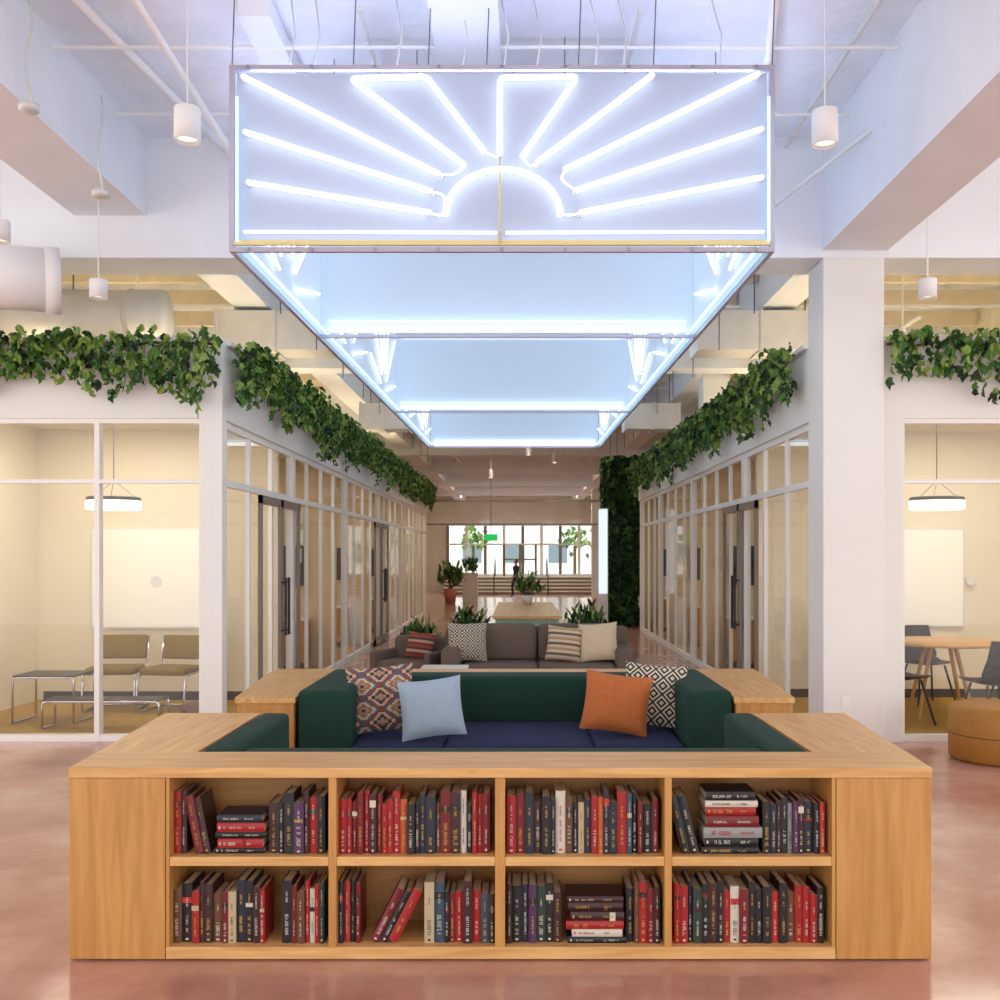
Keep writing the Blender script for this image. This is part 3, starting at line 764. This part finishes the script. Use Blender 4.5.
def ducts(b):
    b.tube(fillet([(-6.3, 7.72, 3.72), (-4.35, 7.72, 3.76), (-3.75, 8.02, 3.78)], .5, 8), .25, 'whitemetal', 32)
    b.tube([(-3.80, 7.995, 3.778), (-3.70, 8.045, 3.782)], .262, 'whitemetal', 32)
    for x in (-5.6, -4.9): b.cyl((x, 7.72, 3.745), (x+.035, 7.72, 3.745), .262, 'whitemetal', 28)
    b.tube([(-6.3, 10.3, 4.05), (-3.65, 10.3, 4.05)], .26, 'galv', 24)
    for x in (-5.6, -4.8, -4.0): b.cyl((x, 10.3, 4.05), (x+.04, 10.3, 4.05), .27, 'galv', 24)
    for x in (-6.0, -4.6): b.cyl((x, 7.7, 3.95), (x, 7.7, CZ), .008, 'wire', 6); b.cyl((x, 10.3, 4.2), (x, 10.3, CZ), .008, 'wire', 6)
single('round_air_duct', ducts)
def rect(b, x0, x1, y, z0=3.95, z1=4.4):
    b.box(x0, x1, y, y+.5, z0, z1, 'galv')
    for xx in (x0, (x0+x1)/2, x1): b.box(xx-.015, xx+.015, y-.02, y+.52, z0-.02, z1+.02, 'galv')
    for x in (x0+.15, x1-.15): b.cyl((x, y+.25, z1), (x, y+.25, CZ), .008, 'wire')
single('rectangular_air_duct', lambda b: rect(b, -3.5, -2.15, 11.5))
single('rectangular_air_duct', lambda b: rect(b, 2.05, 3.5, 11.5))
single('rectangular_air_duct', lambda b: rect(b, -2.8, -1.95, 17.5, 3.8, 4.25))
single('rectangular_air_duct', lambda b: rect(b, 1.85, 2.8, 17.5, 3.8, 4.25))
def pipes(b):
    b.tube([(-2.75, 6.0, 5.0), (-2.35, 8.3, 4.85)], .03, 'whitemetal', 10)
    b.tube([(-2.3, 4.5, 4.98), (-2.0, 8.25, 4.3)], .022, 'whitemetal', 10)
    b.tube([(1.5, 5.8, 4.95), (1.95, 8.25, 4.92)], .03, 'whitemetal', 10)
    b.tube([(3.05, 6.2, 4.9), (1.9, 8.2, 4.3)], .016, 'whitemetal', 10)
    for y in (6.6, 7.6):
        b.cyl((-3.08, y, 4.93), (2.5, y, 4.93), .014, 'whitemetal', 8)
    b.cyl((.75, 6.2, 4.97), (.75, 8.28, 4.97), .02, 'galv', 8); b.cyl((-1.0, 6.2, 4.97), (-1.0, 8.28, 4.97), .02, 'galv', 8); b.cyl((2.2, 5.0, 4.97), (2.2, 8.28, 4.97), .018, 'galv', 8)
    for x, y in ((-1.3, 7.0), (-.7, 6.8), (-.05, 7.1), (.3, 6.7), (.9, 7.1), (1.35, 6.9)):
        b.cyl((x, y, 4.5), (x, y, CZ), .004, 'wire', 5)
    for x, z in ((-2.15, 4.7), (2.1, 4.7), (-1.98, 4.62), (2.25, 4.62)):
        b.cyl((x, 8.85, z), (x, 33, z), .03, 'galv', 8)
    for y in (10, 12.6, 15.8, 18.8, 22, 25): 
        b.cyl((-6.35, y, 4.72), (-2.0, y, 4.72), .022, 'whitemetal', 8); b.cyl((1.9, y, 4.72), (6.35, y, 4.72), .022, 'whitemetal', 8)
    for k in range(10):
        y = 9.6+k*1.7
        for x in (-2.3, 2.25): b.cyl((x, y, 3.9), (x, y, CZ), .007, 'wire', 5)
single('ceiling_conduit_pipes', pipes)
def flex(b):
    for bx, by, z0, z1 in ((-3.02, 6.15, 4.35, 5.0), (-3.02, 7.2, 4.2, 4.9)):
        pts = [(bx+.015*math.sin(i*.25), by+.01*math.cos(i*.2), z1-(z1-z0)*i/30) for i in range(31)]
        b.tube(pts, .009, 'galv', 6)
        b.lathe([(0,0),(.06,.0),(.06,.04),(0,.05)], (bx, by, z0-.04), 'galv', 14)
single('flexible_conduit', flex)
def truss(b):
    for s, xx in ((-1, -4.4), (1, 4.4)):
        for k in range(8):
            y = 11+k*1.0; b.cyl((xx, y, 3.7), (xx, y+.5, 4.2), .015, 'whitemetal', 6); b.cyl((xx, y+.5, 4.2), (xx, y+1, 3.7), .015, 'whitemetal', 6)
        b.cyl((xx, 11, 3.7), (xx, 19, 3.7), .02, 'whitemetal', 8); b.cyl((xx, 11, 4.2), (xx, 19, 4.2), .02, 'whitemetal', 8)
        for y in (11.5, 15.5, 18.5): b.cyl((xx, y, 4.2), (xx, y, CZ), .01, 'whitemetal', 6)
single('open_web_joist', truss)
for x, y in ((.2, 24), (.9, 26), (-.9, 31)):
    single('track_spotlight', lambda b: (b.cyl((x, y, 4.0), (x, y, 4.25), .07, 'whitemetal'), b.cyl((x, y, 4.25), (x, y, CZ), .01, 'whitemetal', 6), b.cyl((x, y, 3.995), (x, y, 4.0), .05, 'lampsoft')))

# ------------------------------------------------------------ office furniture
def lounge(x, y, rot):
    b = MB(); T = Matrix.Translation((x, y, .006)) @ Matrix.Rotation(math.radians(rot), 4, 'Z')
    b.rbox(-.24, .24, -.25, .2, .38, .45, .025, 'ochre', T)
    Tb = T @ Matrix.Translation((0, .24, .50)) @ Matrix.Rotation(math.radians(-10), 4, 'X')
    b.rbox(-.24, .24, -.02, .04, 0, .25, .02, 'ochre', Tb)
    for s in (-.25, .25):
        b.tube(fillet([(s, .30, .74), (s, .22, .40), (s, -.25, .38), (s, -.27, .015), (s, .28, .015)], .07, 5), .011, 'chrome', 8, T)
    b.cyl((-.25, .28, .015), (.25, .28, .015), .011, 'chrome', T=T)
    b.obj('cantilever_chair')
lounge(-4.12, 10.2, 6); lounge(-3.52, 10.15, -8)
def ttable(x0, x1, y0, y1, h):
    b = MB(); b.box(x0, x1, y0, y1, h-.015, h, 'darkframe')
    for y in (y0, y1):
        b.tube(fillet([(x0, y, .02), (x0, y, h-.02), (x1, y, h-.02), (x1, y, .02)], .04, 4), .011, 'chrome', 8)
    for x in (x0, x1): b.cyl((x, y0, .02), (x, y1, .02), .011, 'chrome')
    b.obj('tubular_side_table')
ttable(-4.72, -4.15, 9.3, 9.75, .46); ttable(-4.3, -3.25, 9.0, 9.25, .28)
def st2(b):
    b.rbox(-3.05, -2.78, 8.95, 9.3, .006, .24, .02, mat('brown_leather', (110, 80, 60), .6))
    for x in (-3.0, -2.83): b.box(x-.01, x+.01, 8.94, 8.95, .05, .2, 'stem')
single('footstool', st2)
def rtable(b):
    b.lathe([(0,.72),(.55,.72),(.56,.735),(.55,.75),(0,.75)], (4.1, 9.75, 0), 'woodx', 40)
    for a in range(4):
        t = a*math.pi/2+.6; b.cyl((4.1+.15*math.cos(t), 9.75+.15*math.sin(t), .72), (4.1+.36*math.cos(t), 9.75+.36*math.sin(t), .006), .022, 'woodz', r1=.016)
single('round_meeting_table', rtable)
def shellchair(x, y, rot):
    b = MB(); T = Matrix.Translation((x, y, .006)) @ Matrix.Rotation(math.radians(rot), 4, 'Z')
    vs = []; N = 8
    prof = [(-.22,.45),(-.1,.43),(.08,.425),(.17,.45),(.21,.52),(.235,.66),(.25,.82)]
    for j, (yy, zz) in enumerate(prof):
        for i in range(N+1):
            u = -1+2*i/N; w = .23 if j < 5 else .22-.03*(j-4)
            vs.append((w*u, yy-(.05*u*u if j > 3 else 0), zz+(.03*u*u if j <= 3 else 0)))
    n = len(vs); vs2 = vs+[(a, c+.012, z-.012) for a, c, z in vs]
    fs = []
    for j in range(len(prof)-1):
        for i in range(N):
            q = (j*(N+1)+i, j*(N+1)+i+1, (j+1)*(N+1)+i+1, (j+1)*(N+1)+i); fs.append(q); fs.append(tuple(k+n for k in q[::-1]))
    b.add(vs2, fs, 'black', True, T)
    for sx in (-1, 1):
        for sy in (-1, 1): b.cyl((sx*.14, sy*.12, .42), (sx*.22, sy*.22, 0), .011, 'black', T=T)
    b.obj('meeting_chair')
shellchair(3.55, 9.35, 115); shellchair(4.25, 8.98, 190); shellchair(3.6, 10.3, 50); shellchair(4.85, 9.75, -90); shellchair(4.3, 10.6, 10)
def pouf(b):
    b.lathe([(0,.0),(.34,.0),(.37,.03),(.375,.2),(.37,.38),(.34,.42),(0,.425)], (3.72, 7.75, 0), 'pouf', 40)
    b.lathe([(.372,.20),(.381,.205),(.372,.21)], (3.72, 7.75, 0), 'stem', 40)
single('round_pouf', pouf)
single('wall_socket', lambda b: b.box(2.66, 2.73, 8.277, 8.285, .3, .41, 'whitemetal'))
def planter(b):
    b.box(-1.95, -1.45, 34, 34.5, 0, 1.0, 'potwhite')
    for k in range(120): leaf(b, (-1.7+R.uniform(-.25,.25), 34.2+R.uniform(-.2,.2), 1.0+R.uniform(0,.4)), .2, R.choice(['leaf1','leaf2']), kind='b')
single('planter_box', planter)

# ------------------------------------------------------------ person
def person():
    V = [(0,0,.95),(0,.0,1.15),(0,.0,1.36),(0,0,1.50),(0,-.01,1.60),
         (-.09,0,.90),(-.11,-.14,.50),(-.11,-.10,.09),(-.11,-.24,.04),
         (.09,0,.90),(.11,.12,.50),(.11,.36,.16),(.11,.30,.04),
         (-.19,0,1.40),(-.24,.08,1.13),(-.24,.0,.90),(-.24,-.03,.83),
         (.19,0,1.40),(.24,-.06,1.13),(.22,-.24,.98),(.22,-.30,.95)]
    E = [(0,1),(1,2),(2,3),(3,4),(0,5),(5,6),(6,7),(7,8),(0,9),(9,10),(10,11),(11,12),(2,13),(13,14),(14,15),(15,16),(2,17),(17,18),(18,19),(19,20)]
    rad = [.14,.125,.15,.055,.055,.095,.065,.045,.04,.095,.065,.045,.04,.06,.045,.032,.03,.06,.045,.032,.03]
    for base, d in ((16, (0,-.25,-1)), (20, (0,-.9,-.35))):
        for k in range(5):
            o = Vector(V[base]); off = Vector((0, (k-2)*.018, 0)) if base == 16 else Vector((0, 0, (k-2)*.018))
            L = [.05,.075,.085,.078,.06][k]; dd = Vector(d).normalized()
            if k == 0: off *= 1.4
            a = len(V); V.append(tuple(o+off+dd*.04)); V.append(tuple(o+off+dd*(.04+L*.55))); V.append(tuple(o+off*1.1+dd*(.04+L)+Vector((.01,0,0))))
            rad += [.011,.009,.008]; E += [(base,a),(a,a+1),(a+1,a+2)]
    me = bpy.data.meshes.new('p'); me.from_pydata(V, E, []); o = bpy.data.objects.new('walking_person', me); scene.collection.objects.link(o)
    sk = o.modifiers.new('skin', 'SKIN'); sv = me.skin_vertices[0].data
    for i, r in enumerate(rad): sv[i].radius = (r, r*.8 if i in (0,1,2) else r); sv[i].use_root = (i == 0)
    o.modifiers.new('sub', 'SUBSURF').levels = 2
    dg = bpy.context.evaluated_depsgraph_get(); ev = bpy.data.meshes.new_from_object(o.evaluated_get(dg))
    o.modifiers.clear(); o.data = ev
    skin = mat('skin', (178, 128, 100), .6); shirt = mat('black_shirt', (34, 36, 44), .8); pants = mat('dark_trousers', (40, 42, 56), .8); shoe = mat('shoe', (30, 26, 24), .5)
    ev.materials.clear()
    for m in (skin, shirt, pants, shoe): ev.materials.append(m)
    for p in ev.polygons:
        c = p.center; p.use_smooth = True
        if c.z > 1.47 and abs(c.x) < .1: k = 0
        elif abs(c.x) > .17 and (c.z < .92 or (c.x > 0 and c.y < -.22)): k = 0
        elif c.z > .97 or abs(c.x) > .19: k = 1
        elif c.z > .1 and not (c.y > .33 and c.z < .14): k = 2
        else: k = 3
        p.material_index = k
    b = MB()
    def ell(c, r, m, seg=16):
        prof = [(math.sin(math.pi*i/12), -math.cos(math.pi*i/12)) for i in range(13)]
        b.add([(c[0]+r[0]*q*math.cos(2*math.pi*k/seg), c[1]+r[1]*q*math.sin(2*math.pi*k/seg), c[2]+r[2]*z) for q, z in prof for k in range(seg)],
              [(i*seg+k, i*seg+(k+1)%seg, (i+1)*seg+(k+1)%seg, (i+1)*seg+k) for i in range(12) for k in range(seg)], m, True)
    hair = mat('dark_hair', (30, 22, 18), .7)
    ell((0,-.01,1.64), (.075,.095,.115), skin); ell((0,.015,1.672), (.083,.098,.098), hair)
    ell((0,-.11,1.63), (.012,.018,.02), skin); ell((-.078,0,1.63), (.012,.02,.03), skin); ell((.078,0,1.63), (.012,.02,.03), skin)
    for s in (-.03, .03): ell((s,-.098,1.655), (.011,.008,.007), 'black')
    ell((0,-.1,1.58), (.025,.008,.006), mat('lips', (140, 70, 60), .6))
    h = b.obj('head', parent=o)
    o.location = (-.19, 47, -.35); o.rotation_euler = (0, 0, math.radians(-55))
person()

# ------------------------------------------------------------ world + camera
w = bpy.data.worlds.new('w'); scene.world = w; w.use_nodes = True
bg = w.node_tree.nodes['Background']; bg.inputs[0].default_value = (1.0, .985, .965, 1); bg.inputs[1].default_value = 1.95
cam = bpy.data.cameras.new('camera'); co = bpy.data.objects.new('camera', cam); scene.collection.objects.link(co)
cam.sensor_width = 36; cam.lens = 36; cam.shift_y = .056; cam.shift_x = -.02; cam.clip_end = 200
co.location = (0, 0, 1.574); co.rotation_euler = (math.pi/2, 0, 0)
scene.camera = co
